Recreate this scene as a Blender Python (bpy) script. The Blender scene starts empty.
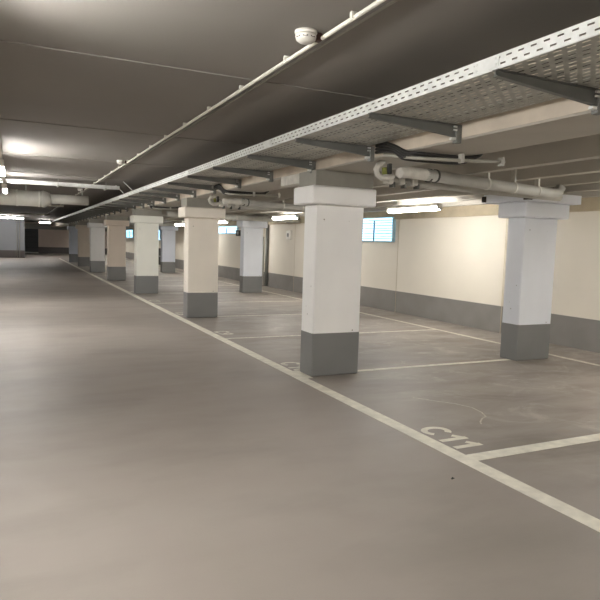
import bpy, math, random
from mathutils import Vector, Matrix
random.seed(7)
S = bpy.context.scene
COL = S.collection
R = math.radians

# ------------------------------------------------------------------ camera
H = 1.5
F_PX, PITCH, ROLL, YAW = 597.5, R(-5.343), R(1.724), R(25.704)
fw = Vector((math.sin(YAW)*math.cos(PITCH), math.cos(YAW)*math.cos(PITCH), math.sin(PITCH)))
rt0 = Vector((math.cos(YAW), -math.sin(YAW), 0)); up0 = rt0.cross(fw)
rt = rt0*math.cos(ROLL) + up0*math.sin(ROLL)
up = -rt0*math.sin(ROLL) + up0*math.cos(ROLL)
cd = bpy.data.cameras.new('camera'); cam = bpy.data.objects.new('camera', cd); COL.objects.link(cam)
cd.sensor_width = 36; cd.lens = F_PX/600*36; cd.clip_start = 0.02; cd.clip_end = 200
M4 = Matrix((rt, up, -fw)).transposed().to_4x4(); M4.translation = (0, 0, H)
cam.matrix_world = M4
S.camera = cam

# ------------------------------------------------------------------ world, exposure, lamp power
w = bpy.data.worlds.new('world'); S.world = w; w.use_nodes = True
w.node_tree.nodes['Background'].inputs[0].default_value = (0.5, 0.65, 0.85, 1)
w.node_tree.nodes['Background'].inputs[1].default_value = 0.3
S.view_settings.view_transform = 'Standard'; S.view_settings.look = 'None'
S.view_settings.exposure = 2.87; S.view_settings.gamma = 1; S.view_settings.use_curve_mapping = False
AISLE_LAMP = 22.0
BAY_LAMP = 12.0
AISLE_COL = (1.0, 0.975, 0.935, 1)
BAY_COL = (1.0, 0.97, 0.91, 1)
WINDOW_GLOW = 0.55

# ------------------------------------------------------------------ materials
def nt(name):
    m = bpy.data.materials.new(name); m.use_nodes = True
    return m, m.node_tree.nodes, m.node_tree.links
def plain(name, col, rough=0.6, metal=0.0, var=0.06, scale=6.0, bump=0.0, bscale=60.0, stretch=(1,1,1)):
    m, n, l = nt(name); b = n['Principled BSDF']
    b.inputs['Roughness'].default_value = rough; b.inputs['Metallic'].default_value = metal
    tc = n.new('ShaderNodeTexCoord'); mp = n.new('ShaderNodeMapping'); mp.inputs['Scale'].default_value = stretch
    l.new(tc.outputs['Object'], mp.inputs[0])
    nz = n.new('ShaderNodeTexNoise'); nz.inputs['Scale'].default_value = scale; nz.inputs['Detail'].default_value = 5
    l.new(mp.outputs[0], nz.inputs['Vector'])
    r = n.new('ShaderNodeValToRGB'); e = r.color_ramp.elements
    e[0].position = 0.3; e[1].position = 0.7
    e[0].color = tuple(c*(1-var) for c in col)+(1,); e[1].color = tuple(min(1, c*(1+var)) for c in col)+(1,)
    l.new(nz.outputs['Fac'], r.inputs[0]); l.new(r.outputs[0], b.inputs['Base Color'])
    if bump:
        n2 = n.new('ShaderNodeTexNoise'); n2.inputs['Scale'].default_value = bscale; n2.inputs['Detail'].default_value = 3
        l.new(tc.outputs['Object'], n2.inputs['Vector'])
        bp = n.new('ShaderNodeBump'); bp.inputs['Strength'].default_value = bump; bp.inputs['Distance'].default_value = 0.01
        l.new(n2.outputs['Fac'], bp.inputs['Height']); l.new(bp.outputs[0], b.inputs['Normal'])
    return m
def glow(name, col, strength):
    m, n, l = nt(name); b = n['Principled BSDF']
    b.inputs['Base Color'].default_value = (0.8, 0.8, 0.78, 1)
    b.inputs['Emission Color'].default_value = col; b.inputs['Emission Strength'].default_value = strength
    return m
def painted_concrete(name, col, pits=True):
    m = plain(name, col, 0.62, var=0.03, scale=2.2, bump=0.12, bscale=35)
    if pits:   # scattered air holes and small chips in the cast surface
        n, l = m.node_tree.nodes, m.node_tree.links; b = n['Principled BSDF']
        src = b.inputs['Base Color'].links[0].from_socket
        tc = n.new('ShaderNodeTexCoord'); vo = n.new('ShaderNodeTexVoronoi'); vo.inputs['Scale'].default_value = 9
        l.new(tc.outputs['Object'], vo.inputs['Vector'])
        lt = n.new('ShaderNodeMath'); lt.operation = 'LESS_THAN'; lt.inputs[1].default_value = 0.075
        l.new(vo.outputs['Distance'], lt.inputs[0])
        wn = n.new('ShaderNodeSeparateColor'); l.new(vo.outputs['Color'], wn.inputs[0])
        g = n.new('ShaderNodeMath'); g.operation = 'GREATER_THAN'; g.inputs[1].default_value = 0.5
        l.new(wn.outputs[0], g.inputs[0])
        mu = n.new('ShaderNodeMath'); mu.operation = 'MULTIPLY'; l.new(lt.outputs[0], mu.inputs[0]); l.new(g.outputs[0], mu.inputs[1])
        mx = n.new('ShaderNodeMix'); mx.data_type = 'RGBA'; l.new(mu.outputs[0], mx.inputs['Factor'])
        l.new(src, mx.inputs['A']); mx.inputs['B'].default_value = (col[0]*.35, col[1]*.33, col[2]*.3, 1)
        l.new(mx.outputs['Result'], b.inputs['Base Color'])
    return m
def floor_material():
    m, n, l = nt('coated_floor'); b = n['Principled BSDF']
    tc = n.new('ShaderNodeTexCoord')
    def noise(scale, det, stretch, rough=0.55, dist=0.0):
        mp = n.new('ShaderNodeMapping'); mp.inputs['Scale'].default_value = stretch
        l.new(tc.outputs['Object'], mp.inputs[0])
        z = n.new('ShaderNodeTexNoise'); z.inputs['Scale'].default_value = scale; z.inputs['Detail'].default_value = det
        z.inputs['Roughness'].default_value = rough; z.inputs['Distortion'].default_value = dist
        l.new(mp.outputs[0], z.inputs['Vector']); return z.outputs['Fac']
    def ramp(f, a, bb, ca, cb):
        r = n.new('ShaderNodeValToRGB'); e = r.color_ramp.elements
        e[0].position = a; e[1].position = bb; e[0].color = ca; e[1].color = cb
        l.new(f, r.inputs[0]); return r.outputs[0]
    def mix(f, a, bb, mode='MIX'):
        x = n.new('ShaderNodeMix'); x.data_type = 'RGBA'; x.blend_type = mode
        if isinstance(f, float): x.inputs['Factor'].default_value = f
        else: l.new(f, x.inputs['Factor'])
        for s, v in (('A', a), ('B', bb)):
            if isinstance(v, tuple): x.inputs[s].default_value = v
            else: l.new(v, x.inputs[s])
        return x.outputs['Result']
    base = ramp(noise(0.55, 4, (1, 1, 1)), 0.3, 0.7, (0.295, 0.257, 0.227, 1), (0.355, 0.314, 0.280, 1))
    # broad tyre-worn bands running along the aisle and across it
    band = ramp(noise(0.7, 4, (0.5, 1.3, 1), 0.5, 0.2), 0.40, 0.75, (0, 0, 0, 1), (1, 1, 1, 1))
    c = mix(band, base, (0.335, 0.300, 0.268, 1))
    dirt = ramp(noise(1.1, 7, (0.6, 1.3, 1), 0.55, 0.2), 0.48, 0.78, (0, 0, 0, 1), (0.55, 0.55, 0.55, 1))
    c = mix(dirt, c, (0.20, 0.178, 0.152, 1))
    # pale dried residue: only where the parking bays are
    sx = n.new('ShaderNodeSeparateXYZ'); l.new(tc.outputs['Object'], sx.inputs[0])
    mr = n.new('ShaderNodeMapRange'); mr.inputs['From Min'].default_value = 3.2; mr.inputs['From Max'].default_value = 4.4
    l.new(sx.outputs[0], mr.inputs['Value'])
    pale = ramp(noise(1.7, 10, (1, 1, 1), 0.72, 1.2), 0.52, 0.64, (0, 0, 0, 1), (0.75, 0.75, 0.75, 1))
    mu = n.new('ShaderNodeMath'); mu.operation = 'MULTIPLY'; l.new(pale, mu.inputs[0]); l.new(mr.outputs[0], mu.inputs[1])
    c = mix(mu.outputs[0], c, (0.47, 0.43, 0.385, 1))
    rust = ramp(noise(1.1, 6, (1, 0.8, 1), 0.6, 1.0), 0.60, 0.74, (0, 0, 0, 1), (0.5, 0.5, 0.5, 1))
    mu2 = n.new('ShaderNodeMath'); mu2.operation = 'MULTIPLY'; l.new(rust, mu2.inputs[0]); l.new(mr.outputs[0], mu2.inputs[1])
    c = mix(mu2.outputs[0], c, (0.32, 0.235, 0.17, 1))
    soil = ramp(noise(1.6, 8, (0.55, 1.5, 1), 0.62, 0.5), 0.44, 0.66, (0, 0, 0, 1), (0.8, 0.8, 0.8, 1))
    mu3 = n.new('ShaderNodeMath'); mu3.operation = 'MULTIPLY'; l.new(soil, mu3.inputs[0])
    mr3 = n.new('ShaderNodeMapRange'); mr3.inputs['From Min'].default_value = 2.9; mr3.inputs['From Max'].default_value = 3.6
    l.new(sx.outputs[0], mr3.inputs['Value']); l.new(mr3.outputs[0], mu3.inputs[1])
    c = mix(mu3.outputs[0], c, (0.215, 0.185, 0.15, 1))
    l.new(c, b.inputs['Base Color'])
    rr = n.new('ShaderNodeMapRange'); rr.inputs['To Min'].default_value = 0.42; rr.inputs['To Max'].default_value = 0.62
    l.new(noise(3.0, 5, (0.6, 1.4, 1)), rr.inputs['Value']); l.new(rr.outputs[0], b.inputs['Roughness'])
    bp = n.new('ShaderNodeBump'); bp.inputs['Strength'].default_value = 0.10; bp.inputs['Distance'].default_value = 0.01
    l.new(noise(90, 3, (1, 1, 1)), bp.inputs['Height']); l.new(bp.outputs[0], b.inputs['Normal'])
    return m

M = {}
M['floor'] = floor_material()
M['line'] = plain('line_paint', (0.80, 0.77, 0.67), 0.6, var=0.14, scale=9)
M['wornline'] = plain('worn_line_paint', (0.66, 0.63, 0.55), 0.65, var=0.22, scale=14)
M['ceiling'] = plain('grey_ceiling_paint', (0.265, 0.246, 0.224), 0.75, var=0.05, scale=0.8, bump=0.05, bscale=20)
M['rib'] = plain('ribbed_slab_paint', (0.47, 0.445, 0.395), 0.75, var=0.07, scale=1.5)
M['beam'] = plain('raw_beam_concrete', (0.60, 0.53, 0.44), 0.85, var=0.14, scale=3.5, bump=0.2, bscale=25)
M['wallcream'] = plain('cream_wall_paint', (0.73, 0.68, 0.595), 0.7, var=0.02, scale=1.5)
M['wallpink'] = plain('dull_pink_wall_paint', (0.74, 0.62, 0.54), 0.7, var=0.03, scale=1.5)
M['wallblue'] = plain('grey_wall_paint', (0.27, 0.275, 0.29), 0.7, var=0.03, scale=1.5)
M['dado'] = plain('grey_dado_paint', (0.22, 0.22, 0.218), 0.5, var=0.05, scale=2.5)
M['dadowall'] = plain('warm_grey_dado_paint', (0.225, 0.212, 0.20), 0.5, var=0.10, scale=2.0)
M['dadobrown'] = plain('dark_dado_paint', (0.10, 0.085, 0.08), 0.5, var=0.05, scale=2.5)
M['tanband'] = plain('tan_concrete_band', (0.50, 0.43, 0.31), 0.85, var=0.12, scale=3)
M['neck'] = plain('grey_bearing_concrete', (0.34, 0.33, 0.29), 0.8, var=0.06)
M['pad'] = plain('dark_rubber_pad', (0.03, 0.025, 0.02), 0.8)
M['galv'] = plain('galvanised_steel', (0.80, 0.82, 0.80), 0.45, 0.15, var=0.10, scale=12)
M['galvdull'] = plain('dull_galvanised_steel', (0.46, 0.465, 0.43), 0.5, 0.3, var=0.16, scale=10)
M['bracket'] = plain('dark_bracket_steel', (0.19, 0.195, 0.185), 0.5, 0.3, var=0.1)
M['bolt'] = plain('bright_zinc', (0.75, 0.76, 0.74), 0.35, 0.4)
M['pvc'] = plain('white_conduit_plastic', (0.78, 0.76, 0.68), 0.45, var=0.03)
M['pvcgrey'] = plain('grey_conduit_plastic', (0.36, 0.35, 0.30), 0.5, var=0.03)
M['pipe'] = plain('grey_painted_pipe', (0.47, 0.46, 0.42), 0.5, var=0.07, scale=5)
M['pipedark'] = plain('dark_coupling', (0.07, 0.07, 0.062), 0.6)
M['wrap'] = plain('pale_insulation_wrap', (0.60, 0.58, 0.53), 0.7, var=0.12, scale=14)
M['duct'] = plain('pale_duct_jacket', (0.90, 0.89, 0.83), 0.32, 0.0, var=0.05)
M['cable'] = plain('black_cable', (0.025, 0.024, 0.022), 0.6)
M['greenvalve'] = plain('green_yellow_tape', (0.22, 0.24, 0.05), 0.6, var=0.3, scale=30)
M['white'] = plain('white_plastic', (0.80, 0.78, 0.72), 0.4, var=0.02)
M['red'] = plain('brown_red_plastic', (0.09, 0.045, 0.035), 0.5)
M['darkdoor'] = plain('dark_door_paint', (0.06, 0.06, 0.062), 0.6)
M['aislelamp'] = glow('aisle_lamp_diffuser', AISLE_COL, AISLE_LAMP)
M['baylamp'] = glow('bay_lamp_diffuser', BAY_COL, BAY_LAMP)
M['winpane'] = glow('daylit_blue_pane', (0.30, 0.62, 0.90, 1), WINDOW_GLOW)
M['slat'] = plain('pale_blue_louvre', (0.42, 0.66, 0.80), 0.5)
M['slatframe'] = plain('blue_frame', (0.36, 0.56, 0.68), 0.5)
M['slatmull'] = plain('dark_blue_mullion', (0.10, 0.17, 0.21), 0.5)
M['dark'] = plain('near_black', (0.015, 0.014, 0.012), 0.6)
M['chalk'] = plain('chalky_residue', (0.55, 0.51, 0.44), 0.8, var=0.25, scale=30)

# ------------------------------------------------------------------ mesh helpers
class MB:
    def __init__(s): s.v = []; s.f = []; s.sm = []
    def add(s, vs, fs, smooth=False):
        o = len(s.v); s.v += [tuple(v) for v in vs]; s.f += [tuple(i+o for i in f) for f in fs]; s.sm += [smooth]*len(fs); return s
    def box(s, x0, x1, y0, y1, z0, z1, b=0.0):
        if b <= 0:
            vs = [(x, y, z) for x in (x0, x1) for y in (y0, y1) for z in (z0, z1)]
            return s.add(vs, [(0,1,3,2),(4,6,7,5),(0,4,5,1),(2,3,7,6),(0,2,6,4),(1,5,7,3)])
        # chamfered box: every corner becomes three points
        vs = []; idx = {}
        for i, x in enumerate((x0, x1)):
            for j, y in enumerate((y0, y1)):
                for k, z in enumerate((z0, z1)):
                    sx, sy, sz = (b if i == 0 else -b), (b if j == 0 else -b), (b if k == 0 else -b)
                    idx[i,j,k] = len(vs)
                    vs += [(x, y+sy, z+sz), (x+sx, y, z+sz), (x+sx, y+sy, z)]
        I = lambda i,j,k,a: idx[i,j,k]+a
        fs = []
        for i in (0,1): fs.append([I(i,0,0,0), I(i,1,0,0), I(i,1,1,0), I(i,0,1,0)][::(-1 if i==0 else 1)])
        for j in (0,1): fs.append([I(0,j,0,1), I(1,j,0,1), I(1,j,1,1), I(0,j,1,1)][::(1 if j==0 else -1)])
        for k in (0,1): fs.append([I(0,0,k,2), I(1,0,k,2), I(1,1,k,2), I(0,1,k,2)][::(-1 if k==0 else 1)])
        for j in (0,1):
            for k in (0,1): fs.append([I(0,j,k,1), I(1,j,k,1), I(1,j,k,2), I(0,j,k,2)])
        for i in (0,1):
            for k in (0,1): fs.append([I(i,0,k,0), I(i,1,k,0), I(i,1,k,2), I(i,0,k,2)])
        for i in (0,1):
            for j in (0,1): fs.append([I(i,j,0,0), I(i,j,1,0), I(i,j,1,1), I(i,j,0,1)])
        for i in (0,1):
            for j in (0,1):
                for k in (0,1): fs.append([I(i,j,k,0), I(i,j,k,1), I(i,j,k,2)])
        return s.add(vs, fs)
    def tube(s, pts, r, n=12, cap=True):
        pts = [Vector(p) for p in pts]; rr = r if isinstance(r, (list, tuple)) else [r]*len(pts)
        vs = []; fs = []; ref = None
        for i, p in enumerate(pts):
            d = ((pts[min(i+1, len(pts)-1)]-p).normalized() + (p-pts[max(i-1, 0)]).normalized())
            d = d.normalized()
            if ref is None: ref = Vector((0,0,1)) if abs(d.z) < .9 else Vector((1,0,0))
            a = (ref - d*ref.dot(d)).normalized(); ref = a; b = d.cross(a)
            for k in range(n):
                t = 2*math.pi*k/n; vs.append(p + (a*math.cos(t)+b*math.sin(t))*rr[i])
        for i in range(len(pts)-1):
            for k in range(n):
                k2 = (k+1) % n; fs.append((i*n+k, i*n+k2, (i+1)*n+k2, (i+1)*n+k))
        s.add(vs, fs, True)
        if cap:
            o = len(s.v)-len(vs); s.f.append(tuple(o+k for k in range(n))[::-1]); s.f.append(tuple(o+(len(pts)-1)*n+k for k in range(n))); s.sm += [False, False]
        return s
    def lathe(s, c, prof, n=24, axis='z'):
        vs = []; fs = []
        for (r, h) in prof:
            for k in range(n):
                t = 2*math.pi*k/n; vs.append((c[0]+r*math.cos(t), c[1]+r*math.sin(t), c[2]+h))
        for i in range(len(prof)-1):
            for k in range(n):
                k2 = (k+1) % n; fs.append((i*n+k, i*n+k2, (i+1)*n+k2, (i+1)*n+k))
        s.add(vs, fs, True)
        o = len(s.v)-len(vs); s.f.append(tuple(o+k for k in range(n))[::-1]); s.f.append(tuple(o+(len(prof)-1)*n+k for k in range(n))); s.sm += [False, False]
        return s
    def prism_y(s, poly, y0, y1):   # poly in x,z
        n = len(poly); vs = [(x, y0, z) for x, z in poly]+[(x, y1, z) for x, z in poly]
        fs = [tuple(range(n)), tuple(range(n, 2*n))[::-1]]+[(i, (i+1) % n, n+(i+1) % n, n+i)[::-1] for i in range(n)]
        return s.add(vs, fs)
    def build(s, name, mat, parent=None):
        me = bpy.data.meshes.new(name); me.from_pydata(s.v, [], s.f); me.materials.append(mat)
        me.polygons.foreach_set('use_smooth', s.sm); me.update()
        import bmesh
        if len(s.f) < 5000:
            bm = bmesh.new(); bm.from_mesh(me); bmesh.ops.recalc_face_normals(bm, faces=bm.faces); bm.to_mesh(me); bm.free()
        o = bpy.data.objects.new(name, me); COL.objects.link(o)
        if parent is not None: o.parent = parent
        return o
def thing(name, label, cat, group=None, loc=(0,0,0)):
    o = bpy.data.objects.new(name, None); COL.objects.link(o); o.location = loc; o.empty_display_size = .1
    o['label'] = label; o['category'] = cat
    if group: o['group'] = group
    return o
def tag(o, label, cat, group=None):
    o['label'] = label; o['category'] = cat
    if group: o['group'] = group
    return o
def struct(o): o['kind'] = 'structure'; return o
def dup(root, loc=None, label=None):
    r = root.copy(); COL.objects.link(r)
    if loc is not None: r.location = loc
    if label: r['label'] = label
    for ch in list(root.children):
        c = ch.copy(); COL.objects.link(c); c.parent = r
        for g in list(ch.children):
            d = g.copy(); COL.objects.link(d); d.parent = c
    return r
ORD = ['first','second','third','fourth','fifth','sixth','seventh','eighth','ninth','tenth','eleventh','twelfth','thirteenth',
       'fourteenth','fifteenth','sixteenth','seventeenth','eighteenth','nineteenth','twentieth']

# ------------------------------------------------------------------ the setting
YB, YE = -4.0, 58.0
XL, XR = -8.4, 7.95
ZC = 2.75
struct(MB().box(XL-.2, XR+.3, YB-.2, YE+.3, -.2, 0).build('floor', M['floor']))
struct(MB().box(XL-.2, 3.3, YB-.2, YE+.3, ZC, ZC+.2).build('ceiling', M['ceiling']))
slab = struct(MB().box(3.3, XR+.3, YB-.2, YE+.3, 2.62, ZC+.2).build('ceiling', M['rib']))
struct(MB().box(XL-.2, XL, YB, YE, 0, ZC).build('wall_left', M['wallcream']))
struct(MB().box(XL, XL+.006, YB, YE, 0, .5).build('baseboard_left', M['dado']))
struct(MB().box(XR, XR+.2, YB, YE, 0, 2.62).build('wall_right', M['wallcream']))
struct(MB().box(XR-.006, XR, YB, YE, 0, .49).build('baseboard_right', M['dadowall']))
struct(MB().box(XL, XR, YB-.2, YB, 0, ZC).build('wall_back', M['wallcream']))
struct(MB().box(XL, XR, YB, YB+.006, 0, .49).build('baseboard_back', M['dado']))
struct(MB().box(XL, XR, YE, YE+.2, 0, ZC).build('wall_far', M['wallpink']))
struct(MB().box(2.02, XR, YE-.01, YE, 0, .56).build('baseboard_far', M['dadobrown']))
struct(MB().box(XL, XR-.1, YE-.35, YE-.02, 2.12, 2.6).build('trim_1', M['neck']))
# tan concrete band above the cream wall
band = struct(MB().box(XR-.05, XR, YB, YE, 2.13, 2.62).build('trim_2', M['tanband']))
for i, (y, z0, z1) in enumerate([(8.1, .0, 2.13), (11.42, .0, 2.13), (6.38, 2.13, 2.3), (3.3, 0, 2.13), (17.0, 0, 2.13)]):
    xx = XR-.006 if z0 < 1 else XR-.05
    struct(MB().box(xx-.003, xx, y-.006, y+.006, z0+.001, z1).build('trim_%d' % (i+3), M['tanband']))
# ceiling joints across the aisle
for i, y in enumerate([4.45, 7.35, 1.5, 10.3, 13.2]):
    struct(MB().box(XL, 3.04, y-.008, y+.008, ZC-.008, ZC).build('trim_%d' % (i+9), M['ceiling']))
# enclosed room standing at the far left end of the aisle
struct(MB().box(XL, .72, 45.0, 45.2, 0, ZC).build('wall_room', M['wallblue']))
struct(MB().box(.52, .72, 45.2, YE, 0, ZC).build('wall_room_side', M['wallblue']))
struct(MB().box(XL, .72, 44.99, 45.0, 0, .5).build('baseboard_room', M['dadobrown']))
# dark roller door at the end
d = struct(MB().box(.80, 2.02, YE-.06, YE, .06, 2.12).build('door_1', M['darkdoor']))
MB().box(.80, 2.02, YE-.12, YE-.06, .0, .09).build('threshold', M['white'], d)  # white strip stands in for the light showing under the door
for z in (.5, .95, 1.4, 1.85): MB().box(.80, 2.02, YE-.075, YE-.06, z, z+.02).build('door_rail', M['dark'], d)
# dark steel door on the right wall, far back
d2 = struct(MB().box(XR-.05, XR-.006, 35.7, 36.5, .03, 1.0).build('door_2', M['dark']))
MB().box(XR-.08, XR-.05, 35.78, 35.86, .5, .56).build('door_handle', M['bolt'], d2)
# daylit louvred windows under the ceiling
def window(n, y0, y1, z0, z1, mull):
    x = XR-.052
    wn = struct(MB().box(x-.004, x+.05, y0, y1, z0, z1).build('window_%d' % n, M['winpane']))
    fr = MB()
    for a, b, c, e in ((y0-.02, y0+.015, z0-.02, z1+.02), (y1-.015, y1+.02, z0-.02, z1+.02)): fr.box(x-.03, x+.05, a, b, c, e)
    fr.box(x-.03, x+.05, y0, y1, z0-.03, z0); fr.box(x-.03, x+.05, y0, y1, z1, z1+.02)
    fr.build('window_frame', M['slatframe'], wn)
    sl = MB(); z = z0+.03
    while z < z1-.02:
        sl.box(x-.022, x-.006, y0+.015, y1-.015, z, z+.028); z += .062
    sl.build('louvre', M['slat'], wn)
    for m_ in mull: MB().box(x-.034, x-.004, m_-.016, m_+.016, z0-.03, z1-.06).build('mullion', M['slatmull'], wn)
window(1, 11.57, 13.16, 1.64, 2.17, [12.36])
window(2, 22.2, 24.9, 1.86, 2.12, [23.5])
window(3, 35.8, 38.0, 1.5, 2.14, [36.9])
window(4, 44.8, 47.6, 1.62, 2.16, [46.2])

# ------------------------------------------------------------------ beams and ribs
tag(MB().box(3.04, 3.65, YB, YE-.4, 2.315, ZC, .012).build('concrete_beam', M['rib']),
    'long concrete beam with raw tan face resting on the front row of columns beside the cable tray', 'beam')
MB().box(3.034, 3.0405, YB, YE-.4, 2.327, ZC).build('raw_face', M['beam'], bpy.data.objects['concrete_beam'])  # thin facing on the aisle side, lighter and more tan than the beam
for i, x in enumerate([4.44, 5.22, 6.0, 6.74, 7.5]):
    b = MB().prism_y([(x-.055, 2.3), (x+.055, 2.3), (x+.13, 2.62), (x-.13, 2.62)], YB, YE-.4)
    tag(b.build('ceiling_rib', M['rib']), '%s grey ceiling rib from the tan beam above the parking bays' % ORD[i], 'ceiling rib', 'grey ceiling ribs over the bays')

# ------------------------------------------------------------------ columns
YA, SP = 5.955, 5.396
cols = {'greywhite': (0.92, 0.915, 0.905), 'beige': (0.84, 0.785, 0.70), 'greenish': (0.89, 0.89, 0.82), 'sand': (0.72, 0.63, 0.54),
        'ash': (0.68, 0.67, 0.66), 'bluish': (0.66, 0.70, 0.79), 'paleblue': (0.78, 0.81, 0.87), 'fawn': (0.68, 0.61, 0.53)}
PC = {k: painted_concrete('column_paint_'+k, v) for k, v in cols.items()}  # each column's tint from the lamps is put into its base colour
def column(x, y, paint, label, row):
    t = thing('concrete_column', label, 'column', 'front row of columns' if row == 'A' else 'second row of columns', (x, y, 0))
    W, D = .612, .309
    MB().box(0, W, 0, D, .0, 1.946, .012).build('shaft', PC[paint], t)
    MB().box(-.003, W+.003, -.003, D+.003, .0, .505, .012).build('painted_base', M['dado'], t)
    cp = MB().box(-.1, W+.1, -.1, D+.1, 1.946, 2.145, .014).build('capital', PC[paint], t)
    if row == 'A':
        MB().box(-.05, W+.07, -.06, D+.06, 2.145, 2.315).build('bearing_block', M['neck'], t)
    else:
        MB().box(-.17, W+.19, -.2, D+.32, 2.145, 2.265, .006).build('bearing_slab', PC[paint], t)
        MB().box(-.19, -.12, -.215, -.13, 2.16, 2.24).build('rubber_pad', M['pad'], t)
        MB().box(-.19, -.12, D+.26, D+.33, 2.16, 2.24).build('rubber_pad', M['pad'], t)
        MB().box(-.1, W+.1, -.05, D+.1, 2.265, 2.3).build('packing', M['neck'], t)
    return t
Atint = ['greywhite', 'beige', 'greenish', 'sand', 'ash', 'fawn', 'bluish']
Alab = ['nearest grey-white column of the front row, standing at the corner of bay C11',
        'beige column of the front row, second from the camera, directly behind the nearest one',
        'greenish-white column of the front row, third from the camera',
        'sand-coloured column of the front row, fourth from the camera',
        'ash-grey column of the front row, fifth from the camera',
        'fawn column of the front row, sixth from the camera',
        'bluish column of the front row, seventh and farthest seen from the camera']
for i in range(7): column(3.039, YA+SP*i, Atint[i], Alab[i], 'A')
Bp = ['paleblue', 'paleblue', 'bluish', 'bluish']
Bl = ['pale bluish-white column of the second row at the right, with a wide slab on its cap',
      'pale bluish-white column of the second row seen between the two nearest front columns',
      'grey-blue column of the second row far back by the right wall',
      'farthest column of the second row, hidden deep in the bays']
for i in range(3): column(6.161, YA+SP*2*i, Bp[i], Bl[i], 'B')

# ------------------------------------------------------------------ floor markings
ZL = .003
def flat(name, x0, x1, y0, y1, mat, z=ZL): return MB().box(x0, x1, y0, y1, 0, z).build(name, mat)
tag(flat('edge_line', 2.835, 2.965, YB, 44.9, M['line']), 'long cream painted floor line running along the front row of columns', 'floor line')
tag(flat('end_line', 7.03, 7.11, YB, 44.9, M['wornline'], .0025), 'worn cream painted line closing the bays along the right wall', 'floor line')
tag(flat('paint_patch', 2.966, 3.036, 5.90, 6.30, M['line'], .0028), 'white paint patch on the floor at the foot of the nearest column', 'paint patch')
by = [.52, 3.165]; 
def bayline(y, x0, x1, wd, label, mat, z=ZL):
    tag(flat('bay_line', x0, x1, y-wd/2, y+wd/2, mat, z), label, 'floor line', 'painted lines between the parking bays')
bayline(3.226, 2.965, 7.03, .125, 'cream bay line meeting the long line just in front of number C11', M['line'])
bayline(.55, 2.965, 7.03, .12, 'cream bay line nearest the camera, at the right edge of the floor', M['line'])
fr_lab = {0: 'cream bay line from the nearest front column to the pale bluish column at right',
          1: 'worn bay line starting at the beige second front column', 2: 'worn bay line starting at the greenish third front column',
          3: 'worn bay line starting at the sand-coloured fourth front column', 4: 'worn bay line starting at the ash-grey fifth front column',
          5: 'worn bay line starting at the fawn sixth front column', 6: 'worn bay line starting at the farthest bluish front column'}
for i in range(7):
    y = 6.08+SP*i
    bayline(y, 3.66, 6.15 if i % 2 == 0 and i < 6 else 7.03, .075, fr_lab[i], M['line'] if i < 1 else M['wornline'])
    if i < 6:
        bayline(y+2.70, 2.965, 7.03, .07, 'worn bay line midway between the %s and %s front columns' % (ORD[i], ORD[i+1]), M['wornline'])
# bay numbers: strokes in (u along reading direction = -Y, v up = +X)
def stroke(mb, pts, wd, x0, y0, z):
    P = [Vector((p[0], p[1], 0)) for p in pts]; L = []; Rr = []
    for i, p in enumerate(P):
        d = (P[min(i+1, len(P)-1)]-P[max(i-1, 0)]).normalized(); nrm = Vector((-d.y, d.x, 0))*wd/2
        L.append(p+nrm); Rr.append(p-nrm)
    tr = lambda q, zz: (x0+q.y, y0-q.x, zz)
    vs = [tr(q, z) for q in L]+[tr(q, z) for q in Rr]; n = len(P)
    mb.add(vs, [(i, i+1, n+i+1, n+i) for i in range(n-1)])
def arc(cu, cv, ru, rv, a0, a1, n=22):
    return [(cu+ru*math.cos(R(a0+(a1-a0)*i/n)), cv+rv*math.sin(R(a0+(a1-a0)*i/n))) for i in range(n+1)]
HT, SW = .26, .055
def glyph(ch, u):
    m_ = SW/2
    if ch == 'C': return [arc(u+.105, HT/2, .085, HT/2-m_, 42, 318)], .225
    if ch == '1': return [[(u+.10, 0), (u+.10, HT)], [(u+.10, HT-.03), (u+.02, HT-.085)]], .165
    if ch == '0': return [arc(u+.085, HT/2, .06, HT/2-m_, 0, 360, 30)], .19
    if ch == '9': return [arc(u+.085, HT*.68, .06, HT*.32-m_, 0, 360, 26), [(u+.145, HT*.7), (u+.13, .08), (u+.03, m_)]], .19
    if ch == '8': return [arc(u+.085, HT*.73, .05, HT*.27-m_, 0, 360, 24), arc(u+.085, HT*.28, .06, HT*.28-m_, 0, 360, 24)], .19
    if ch == '7': return [[(u+.02, HT-m_), (u+.15, HT-m_), (u+.07, 0)]], .18
    if ch == '6': return [arc(u+.085, HT*.32, .06, HT*.32-m_, 0, 360, 26), [(u+.025, HT*.3), (u+.05, .18), (u+.12, HT-m_)]], .19
    if ch == '5': return [[(u+.14, HT-m_), (u+.04, HT-m_), (u+.035, HT*.55)], arc(u+.08, HT*.33, .06, HT*.33-m_, 120, -140)], .19
for k, (txt, y) in enumerate([('C11', 3.93), ('C10', 6.80), ('C9', 9.55), ('C8', 12.25), ('C7', 14.95), ('C6', 17.6)]):
    mb = MB(); u = 0; mat = M['line'] if k == 0 else M['wornline']
    for c in txt:
        g, adv = glyph(c, u)
        for q, s_ in enumerate(g): stroke(mb, s_, SW, 2.99, y, ZL+.0004*q)
        u += adv
    tag(mb.build('bay_number', mat), '%spainted bay number %s lettered on the floor beside the long line' % ('crisp cream ' if k == 0 else 'worn ', txt), 'bay number', 'bay numbers on the floor')
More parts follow.
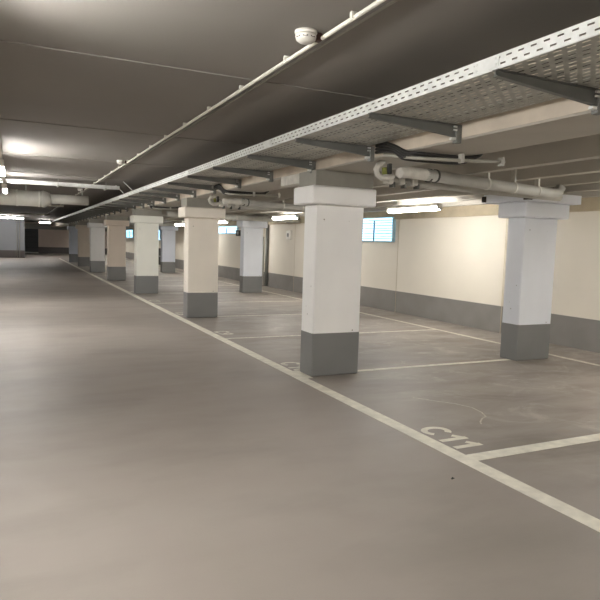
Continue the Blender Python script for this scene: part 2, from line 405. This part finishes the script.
# chalky squiggle and a scrap on the floor
st = [(3.60, 4.80), (3.74, 4.60), (3.857, 4.468), (3.919, 4.302), (3.889, 4.133), (3.828, 4.013), (3.79, 4.0), (3.735, 3.965), (3.66, 3.90), (3.625, 3.848)]
mb = MB(); stroke(mb, [(-p[1], p[0]) for p in st], .014, 0, 0, .0012)
tag(mb.build('chalk_trace', M['chalk']), 'thin pale squiggly trace on the floor inside bay C11', 'floor mark')
mb = MB().add([(2.56, 2.955, .001), (2.58, 2.95, .008), (2.59, 2.965, .003), (2.58, 2.975, .009), (2.565, 2.97, .002)], [(0,1,2), (0,2,4), (2,3,4)])
tag(mb.build('leaf_scrap', M['dark']), 'tiny dark leaf scrap lying on the aisle floor', 'leaf')

# ------------------------------------------------------------------ cable tray
def slotted(mb, y0, y1, pitch, rows, fixed, axis, slot_l, slot_w):
    """strip with real slots. rows = list of (centre, lo, hi, phase) across; axis 'x' = vertical strip at X=fixed, 'z' = horizontal at Z=fixed"""
    P = (lambda a, y: (fixed, y, a)) if axis == 'x' else (lambda a, y: (a, y, fixed))
    for (c, lo, hi, ph) in rows:
        y = y0+ph*pitch
        if ph: mb.add([P(lo, y0), P(hi, y0), P(hi, y), P(lo, y)], [(0,1,2,3)])
        n = int((y1-y)/pitch)
        for i in range(n):
            a, b = y+i*pitch, y+(i+1)*pitch; m0, m1 = (a+b-slot_l)/2, (a+b+slot_l)/2; w0, w1 = c-slot_w/2, c+slot_w/2
            vs = [P(q, yy) for yy in (a, m0, m1, b) for q in (lo, w0, w1, hi)]
            fs = [(r*4+q, r*4+q+1, r*4+q+5, r*4+q+4) for r in range(3) for q in range(3) if not (r == 1 and q == 1)]
            mb.add(vs, fs)
        e = y+n*pitch
        if e < y1: mb.add([P(lo, e), P(hi, e), P(hi, y1), P(lo, y1)], [(0,1,2,3)])
TX0, TX1, TZ = 2.245, 2.98, 2.42
TY0, TY1 = YB+.3, 41.0
tray = thing('cable_tray', 'long galvanised perforated cable tray under the ceiling along the tan beam', 'cable tray', None, (0, 0, 0))
def rail_rows(z0): return [(z0+.024, z0+.004, z0+.040, 0.0), (z0+.056, z0+.040, z0+.076, .5)]
for nm, x in (('side_rail', TX0), ('side_rail', TX1)):
    mb = MB(); slotted(mb, TY0, TY1, .0785, rail_rows(TZ), x, 'x', .036, .0085)
    s_ = 1 if x == TX0 else -1
    mb.add([(x, TY0, TZ+.076), (x, TY1, TZ+.076), (x+.012*s_, TY1, TZ+.078), (x+.012*s_, TY0, TZ+.078)], [(0,1,2,3)])
    mb.add([(x, TY0, TZ+.004), (x, TY1, TZ+.004), (x+.004*s_, TY1, TZ), (x+.004*s_, TY0, TZ)], [(0,1,2,3)])
    mb.build(nm, M['galv'], tray)
mb = MB(); rows = []
nr = 15; rw = (TX1-TX0-.008)/nr
for j in range(nr):
    lo = TX0+.004+j*rw; rows.append((lo+rw/2, lo, lo+rw, [0, .5][j % 2]))
slotted(mb, TY0, 30, .0785, rows, TZ, 'z', .044, .0095)
mb.add([(TX0+.004, 30, TZ), (TX1-.004, 30, TZ), (TX1-.004, TY1, TZ), (TX0+.004, TY1, TZ)], [(0,1,2,3)])
mb.build('tray_bottom', M['galvdull'], tray)
for k in range(-1, 13):   # coupling plates every three metres
    y = 2.5+3*k
    mb = MB().box(TX0-.004, TX0-.0005, y-.09, y+.09, TZ+.012, TZ+.068)
    bolts = []
    for dy in (-.07, .07):
        for dz in (.024, .056): bolts.append((y+dy, TZ+dz))
    cpl = mb.build('coupling_plate', M['galv'], tray)
    if 0 <= k < 4:
        for (a, c) in bolts: MB().box(TX0-.008, TX0-.004, a-.006, a+.006, c-.006, c+.006).build('bolt', M['bolt'], cpl)
# cables lying in the tray
for j, (x, r_) in enumerate([(2.40, .012), (2.47, .016), (2.62, .011), (2.85, .014)]):
    pts = [(x+.02*math.sin(y*.7+j*2), y, TZ+.004+r_) for y in [TY0+.3+k*.8 for k in range(int((TY1-TY0-.6)/.8))]]
    tag(MB().tube(pts, r_, 8).build('power_cable', M['cable']), '%s black cable from the aisle side lying inside the long cable tray' % ORD[j], 'cable', 'cables in the tray')
# cantilever brackets
def bracket():
    t = thing('tray_bracket', '', 'bracket', 'brackets carrying the cable tray')
    x0, x1 = 2.235, 2.985
    mb = MB().prism_y([(x0, 2.4185), (x1, 2.4185), (x1, 2.335), (x0, 2.388)], -.003, .003)
    mb.box(x0, x1, -.02, .02, 2.4145, 2.4190); mb.prism_y([(x0, 2.388), (x1, 2.335), (x1, 2.331), (x0, 2.384)], -.016, .016)
    mb.build('arm', M['bracket'], t)
    MB().box(2.985, 3.034, -.024, .024, 2.285, 2.4185, .003).build('post', M['bracket'], t)
    for z in (2.37, 2.395): MB().box(2.955, 2.985, .0225-.05, -.018, z, z+.012).build('bolt', M['bolt'], t)
    MB().box(2.945, 2.984, -.02, .012, 2.305, 2.325, .003).build('bolt', M['bolt'], t)
    return t
b0 = bracket(); k = 0
for i in range(-5, 32):
    y = 2.425+1.2*i
    where = ('nearest the camera' if i == 0 else None)
    o = b0 if k == 0 else dup(b0)
    o.location = (0, y, 0)
    if i < 0: o['label'] = 'dark steel tray bracket %s behind the camera' % ORD[-i-1]
    elif i < 20: o['label'] = 'dark steel bracket under the cable tray, %s from the right edge of the photo' % ORD[i]
    else: o['label'] = 'dark steel bracket among the far ones at the vanishing end of the tray'
    k += 1

# ------------------------------------------------------------------ transverse tray, ducts and small pipes at the aisle's far left
t = thing('cross_tray', 'pale cable tray crossing the aisle under the ceiling towards the long tray', 'cable tray', None, (0, 14.3, .085))
MB().box(-3.3, 2.2, -.12, .12, 2.53, 2.536).build('tray_bottom', M['galv'], t)
MB().box(-3.3, 2.2, -.125, -.12, 2.53, 2.60).build('side_rail', M['galv'], t)
MB().box(-3.3, 2.2, .12, .125, 2.53, 2.60).build('side_rail', M['galv'], t)
for x in (-2.4, -1.0, .9, 1.9): MB().box(x-.015, x+.015, -.14, .14, 2.50, 2.53).build('hanger', M['galvdull'], t); MB().tube([(x, -.135, 2.51), (x, -.135, ZC-.085)], .005, 6).build('rod', M['galvdull'], t)
for i, (xa, ya, xb, yb) in enumerate([(1.85, 14.78, 2.25, 13.3), (2.0, 14.9, 2.25, 11.9)]):
    tag(MB().tube([(2.2, ya-1.2*i, ZC), (2.26, ya-1.2*i-.75, 2.52)], .008, 6).build('stay_rod', M['galv']), ['thin slanting steel stay from ceiling to tray, the farther of the pair', 'thin slanting steel stay from ceiling to tray, the nearer of the pair'][i], 'rod', 'slanting stays of the tray')
t = thing('ventilation_duct', 'large round pale duct crossing the aisle at far left, ending in a narrower pipe', 'duct', None, (0, 16.3, 2.42))
MB().tube([(-3.38, 0, 0), (.62, 0, 0)], .19, 32).build('duct_body', M['duct'], t)
for x in (-2.6, -1.7, -.8, .1, .60): MB().tube([(x-.02, 0, 0), (x+.02, 0, 0)], .198, 32).build('duct_collar', M['duct'], t)
MB().tube([(.62, 0, 0), (.70, 0, 0), (.86, .0, .02)], [.185, .215, .14], 32).build('reducer', M['pipe'], t)
MB().tube([(.85, 0, .02), (1.75, 0, .02)], .12, 24).build('narrow_duct', M['pipe'], t)
for x in (-1.3, .3, 1.6): MB().box(x-.012, x+.012, -.01, .01, .1 if x > 1 else .19, ZC-2.42).build('hanger', M['galvdull'], t)
for i, (y, z, r_) in enumerate([(34.0, 2.62, .04), (24.5, 2.66, .03)]):
    tag(MB().tube([(XL+.01, y, z), (1.74, y, z)], r_, 12).build('cross_pipe', M['pvc']), ['thin pale pipe crossing the ceiling far behind the big duct', 'thin pale pipe crossing the ceiling just behind the big duct'][i], 'pipe')
for i, x in enumerate([.43, .28]):
    tag(MB().tube([(x-.38+.35, 44.9, .03), (x-.38+.35, 44.9, 2.6)], .022, 10).build('wall_pipe', M['neck']), '%s of two thin vertical pipes on the grey wall at far left' % ['right', 'left'][i], 'pipe', 'thin vertical pipes at far left')

# ------------------------------------------------------------------ ceiling conduit and detectors
t = thing('ceiling_conduit', 'long white plastic conduit clipped to the aisle ceiling', 'conduit', None, (1.67, 0, ZC-.03))
MB().tube([(0, YB, 0), (0, 40, 0)], .0125, 12).build('pipe', M['pvc'], t)
y = 3.044-.9*7
while y < 30:
    if y > YB: MB().box(-.022, .016, y-.011, y+.011, -.006, .03, .002).build('clip', M['pvc'], t)
    y += .88
tag(MB().tube([(1.755, YB, ZC-.013), (1.755, 40, ZC-.013)], .0085, 8).build('thin_conduit', M['pvcgrey']), 'thin grey conduit running beside the white ceiling conduit', 'conduit')
def detector(y, label):
    t = thing('smoke_detector', label, 'smoke detector', 'smoke detectors along the conduit', (1.575, y, ZC))
    MB().lathe((0,0,0), [(.066, 0), (.068, -.012), (.064, -.018)][::-1]).build('base', M['white'], t)
    MB().lathe((0,0,0), [(.060, -.018), (.063, -.034), (.058, -.050), (.040, -.064), (.018, -.068)][::-1], 28).build('head', M['white'], t)
    mb = MB()
    for k in range(8):
        a = 2*math.pi*k/8+.3; ca, sa = math.cos(a), math.sin(a)
        pts = [(.0625*math.cos(a+da), .0625*math.sin(a+da), z) for da, z in ((-.25, -.036), (.25, -.036), (.25, -.044), (-.25, -.044))]
        mb.add([(p[0], p[1], p[2]) for p in pts], [(0,1,2,3)])
    mb.build('smoke_slot', M['dark'], t)
    MB().box(.060, .098, -.028, .020, -.046, -.002, .004).build('junction_piece', M['red'], t)
    return t
for i, y in enumerate([3.30, 10.05, 16.5, 22.7]):
    detector(y, ['large round white smoke detector on the ceiling near the top of the photo', 'second smoke detector along the white conduit', 'third smoke detector along the conduit, above the crossing tray', 'farthest small smoke detector along the conduit'][i])
# ------------------------------------------------------------------ lamps
def lamp(kind, axis, label, loc, group, L=1.5):
    t = thing('strip_lamp', label, 'strip lamp', group, loc)
    def cyl(r, l0, l1, z, n=14):
        p = [(0, l0, z), (0, l1, z)] if axis == 'y' else [(l0, 0, z), (l1, 0, z)]
        return MB().tube(p, r, n)
    h = L/2
    def bx(a, b, wd, z0, z1, bev=.003): return MB().box(-wd, wd, a, b, z0, z1, bev) if axis == 'y' else MB().box(a, b, -wd, wd, z0, z1, bev)
    bx(-h, h, .034 if kind == 'aislelamp' else .055, -.045, .0).build('housing', M['white'], t)
    rd = .042 if kind == 'aislelamp' else .048
    MB_ = cyl(rd, -h+.03, h-.03, -.055 if rd < .045 else -.064); MB_.build('diffuser', M[kind], t)
    bx(-h-.01, -h+.03, .046, -.098, -.01).build('end_cap', M['white'], t); bx(h-.03, h+.01, .046, -.098, -.01).build('end_cap', M['white'], t)
    return t
t = thing('lamp_rail', 'white ceiling rail carrying the aisle strip lamps at the left edge', 'lamp rail', None, (-.14, 0, 0))
MB().box(-.025, .025, YB, 14.9, 2.50, 2.54).build('rail', M['white'], t)
for y in (-3, -.6, 1.5, 5.2, 7.6, 11.2, 13.7): MB().tube([(0, y, 2.54), (0, y, ZC)], .006, 6).build('hanger_rod', M['galvdull'], t)
for i, y in enumerate([-2.4, 2.9, 9.7, 13.9]):  # the one behind the camera is added to light the column fronts
    lamp('aislelamp', 'y', ['aisle strip lamp behind the camera', 'aisle strip lamp above the left of the camera', 'aisle strip lamp at the left edge, nearer of the visible pair', 'aisle strip lamp at the left edge just before the crossing tray'][i], (-.14, y, 2.50), 'aisle strip lamps')
for i, (x, y) in enumerate([(-2.0, 22.0)]):  # unseen lamp added to brighten the far columns
    lamp('aislelamp', 'y', ['far aisle strip lamp beyond the duct, outside the left edge', 'farthest aisle strip lamp outside the left edge'][i], (x, y, ZC-.002), 'aisle strip lamps')
for i, y in enumerate([-1.5, 3.8, 9.2, 14.6, 20.0]):  # unseen lamps added as fill for the columns
    lamp('baylamp', 'y', '%s strip lamp over the left bays, outside the left edge of the photo' % ORD[i], (-5.6, y, ZC-.002), 'strip lamps over the left bays')
t = lamp('aislelamp', 'x', 'bright strip lamp hung crosswise in front of the grey far-left wall', (-.15, 42.0, 2.66), None, 1.55)
t2 = lamp('aislelamp', 'x', 'small distant strip lamp hung crosswise where the ceiling conduit vanishes', (2.15, 48.5, 2.58), None, .8)
for x in (-.3, .3): MB().tube([(x, 0, 0), (x, 0, ZC-2.58)], .01, 6).build('hanger', M['galv'], t2)
for x in (-.5, .5): MB().tube([(x, 0, 0), (x, 0, ZC-2.66)], .01, 6).build('hanger', M['galv'], t)
bl = ['bay strip lamp over the bays behind the camera', 'bay strip lamp at the right, outside the photo', 'bay strip lamp in front of the blue louvred window', 'bay strip lamp seen just left of the nearest column cap',
      'bay strip lamp seen between the beige column and the second-row column', 'bay strip lamp deep in the bays beyond the second-row column', 'bay strip lamp far back', 'bay strip lamp farther back', 'fourth bay strip lamp from the far wall', 'third bay strip lamp from the far wall', 'second bay strip lamp from the far wall', 'bay strip lamp nearest the far wall']
for i, y in enumerate([-2.0, 3.4, 8.8, 14.35, 19.8, 25.2, 30.6, 36.0, 41.4, 46.8, 52.2]):  # unseen lamp behind the camera is added to light the column fronts
    t = lamp('baylamp', 'y', bl[i], (6.40, y, 2.24 if i < 6 else 2.615), 'strip lamps over the parking bays')  # farthest ones added, hidden between the ribs, to brighten the far end
    for dy in ((-.5, .5) if i < 6 else ()): MB().tube([(0, dy, 0), (0, dy, 2.615-2.24)], .008, 6).build('hanger_rod', M['galvdull'], t)

# ------------------------------------------------------------------ pipes across the bays
def bundle(y, first):
    lab = ['beside the nearest front column', 'beside the beige second column', 'beside the greenish third column'][first]
    t = thing('drain_pipe', 'thick grey drain pipe with elbow ends '+lab, 'pipe', 'thick grey drain pipes across the bays', (0, y, 0))
    MB().tube([(3.72, .02, 2.228), (5.70, .20, 2.175), (5.80, .21, 2.19), (5.84, .215, 2.26)], .060, 20).build('pipe_run', M['pipe'], t)
    MB().tube([(3.38, -.03, 2.215), (3.5, -.01, 2.228), (3.74, .02, 2.228)], [.05, .055, .058], 18).build('wrapped_end', M['wrap'], t)
    for x in (3.78, 3.86): MB().tube([(x-.012, .035, 2.225), (x+.012, .038, 2.225)], .068, 20).build('coupling', M['pipedark'], t)
    for x in (4.60, 5.02, 5.42):
        yy = .02+(x-3.72)/1.98*.18; zz = 2.228-(x-3.72)/1.98*.053
        MB().tube([(x-.012, yy, zz), (x+.012, yy, zz)], .066, 20).build('pipe_clamp', M['wrap'], t)
        MB().box(x-.012, x+.012, yy-.03, yy+.03, 2.22, 2.615).build('clamp_strap', M['wrap'], t)
    t2 = thing('waste_pipe', 'thinner grey waste pipe lying behind the thick drain pipe '+lab, 'pipe', 'thin grey waste pipes across the bays', (0, y, 0))
    MB().tube([(3.45, .22, 2.17), (5.6, .40, 2.165), (6.1, .45, 2.17)], .045, 16).build('pipe_run', M['pipe'], t2)
    for x in (4.44, 5.22): MB().box(x-.012, x+.012, .22+(x-3.45)*.08-.012, .22+(x-3.45)*.08+.012, 2.22, 2.301).build('hanger', M['galvdull'], t2)
    for x in (3.42, 3.56, 3.72):
        MB().box(x-.035, x+.035, .165, .27, 2.13, 2.245, .01).build('pipe_clip', M['wrap'], t2)
        MB().box(x+.035, x+.06, .18, .25, 2.10, 2.15).build('clip_foot', M['pipedark'], t2)
    t3 = thing('trap_bend', 'small pale U-bend with green tape '+lab, 'pipe', 'U-bends beside the columns', (0, y, 0))
    a = [(3.20, 0, 2.30), (3.16, .0, 2.28), (3.13, 0, 2.23), (3.15, 0, 2.18), (3.2, 0, 2.155), (3.27, 0, 2.16), (3.33, 0, 2.185)]
    MB().tube(a, .026, 12).build('bend', M['wrap'], t3)
    MB().tube([(3.205, .01, 2.315), (3.205, .01, 2.285)], .034, 12).build('collar', M['pipe'], t3)
    MB().tube([(3.235, .02, 2.26), (3.245, .02, 2.195)], .024, 10).build('taped_joint', M['greenvalve'], t3)
    MB().box(3.275, 3.31, -.01, .04, 2.20, 2.30, .006).build('black_valve', M['cable'], t3)
for i in range(2): bundle(4.92+SP*i, i)
for i, y in enumerate([16.42, 27.2]):
    t = thing('header_pipe', ['broad pale pipe above the second-row column behind the beige column', 'broad pale pipe above the far second-row column'][i], 'pipe', 'broad pale pipes across the bays', (0, y, 0))
    MB().tube([(3.8, 0, 2.215), (7.8, 0, 2.205)], .078, 20).build('pipe_run', M['pipe'], t)
    for x in (4.6, 5.8, 7.0): MB().tube([(x-.03, 0, 2.21), (x+.03, 0, 2.21)], .085, 20).build('coupling', M['wrap'], t)
for i, y in enumerate([12.9, 18.6, 23.5]):
    tag(MB().tube([(3.7, y, 2.275), (7.85, y, 2.27)], .022, 10).build('thin_pipe', M['pipe']), '%s thin grey pipe under the ribs beyond the second front column' % ORD[i], 'pipe', 'thin pipes under the ribs')
# drooping black cables crossing under the beam
def droop(pts, r_, parent):
    P = [Vector(p) for p in pts]; out = []
    for i in range(len(P)-1):
        p0, p1, p2, p3 = P[max(i-1, 0)], P[i], P[i+1], P[min(i+2, len(P)-1)]
        for q in range(6):
            s_ = q/6; out.append(.5*((2*p1)+(-p0+p2)*s_+(2*p0-5*p1+4*p2-p3)*s_*s_+(-p0+3*p1-3*p2+p3)*s_**3))
    out.append(P[-1])
    MB().tube(out, r_, 8).build('cable', M['cable'], parent)
n = 0
for (yy, wh) in ((4.24, 'nearest the camera'), (9.07, 'beside the beige second column'), (14.6, 'beyond the greenish third column')):
    cb = thing('cable_bunch', 'bunch of black cables drooping under the tan beam '+wh, 'cables', 'black cable bunches under the beam', (0, yy, 0))
    for j in range(4):
        dy = j*.045
        droop([(3.008, .50, 2.445-.03*j), (3.008, .36, 2.425-.025*j), (3.008, .20, 2.375-.018*j), (3.02, .03+dy*.5, 2.302-.014*j), (3.12, -.07+dy, 2.286-.013*j), (3.35, -.11+dy, 2.282-.012*j), (3.55, -.12+dy, 2.286-.010*j), (3.68, -.13+dy, 2.32-.008*j), (3.72, -.12+dy, 2.45), (3.74, -.08+dy, 2.615)], .0135, cb)
    MB().tube([(3.01, .36, 2.32), (3.012, .18, 2.285), (3.06, -.06, 2.245), (3.2, -.15, 2.238), (3.5, -.20, 2.245), (3.85, -.24, 2.262)], .015, 10).build('pale_conduit', M['pvcgrey'], cb)
    for x, q in ((3.42, -.19), (3.82, -.235)): MB().box(x-.012, x+.012, q-.03, q+.03, 2.222, 2.298, .003).build('clip', M['pipe'], cb)
t = thing('cable_junction_box', 'pale rectangular box hung under the beam just behind the nearest column', 'junction box', None, (3.0, 6.36, 2.20))
MB().box(0, .16, 0, .52, 0, .115, .006).build('body', M['wrap'], t); MB().box(.01, .15, -.006, .0, .01, .105).build('lid', M['pipe'], t)

# ------------------------------------------------------------------ things on the right wall
tag(MB().tube([(XR-.06, 19.15, .02), (XR-.06, 19.15, 2.3)], .055, 14).build('downpipe', M['bracket']), 'dark vertical downpipe on the right wall right of the second-row column', 'pipe')
t = thing('white_downpipe', 'pale vertical duct with white box on top beside the dark downpipe', 'pipe', None, (XR-.06, 19.62, 0))
MB().box(-.05, .05, -.12, .10, .02, 1.72, .006).build('duct_run', M['pipe'], t); MB().box(-.07, .05, -.13, .13, 1.72, 2.08, .01).build('head_box', M['white'], t)
t = thing('wall_camera', 'small white square device with dark centre high on the right wall', 'wall device', None, (XR-.006, 17.4, 1.78))
MB().box(-.06, 0, -.16, .16, -.14, .14, .008).build('housing', M['white'], t); MB().box(-.075, -.06, -.05, .06, -.06, .05, .004).build('lens', M['bracket'], t)
t = thing('wall_speaker', 'small dark box mounted high on the wall under the strip window', 'wall device', None, (XR-.006, 21.9, 1.84))
MB().box(-.14, 0, -.22, .25, -.10, .12, .01).build('housing', M['pad'], t); MB().box(-.15, -.14, -.1, .1, -.05, .07, .003).build('grille', M['bracket'], t)
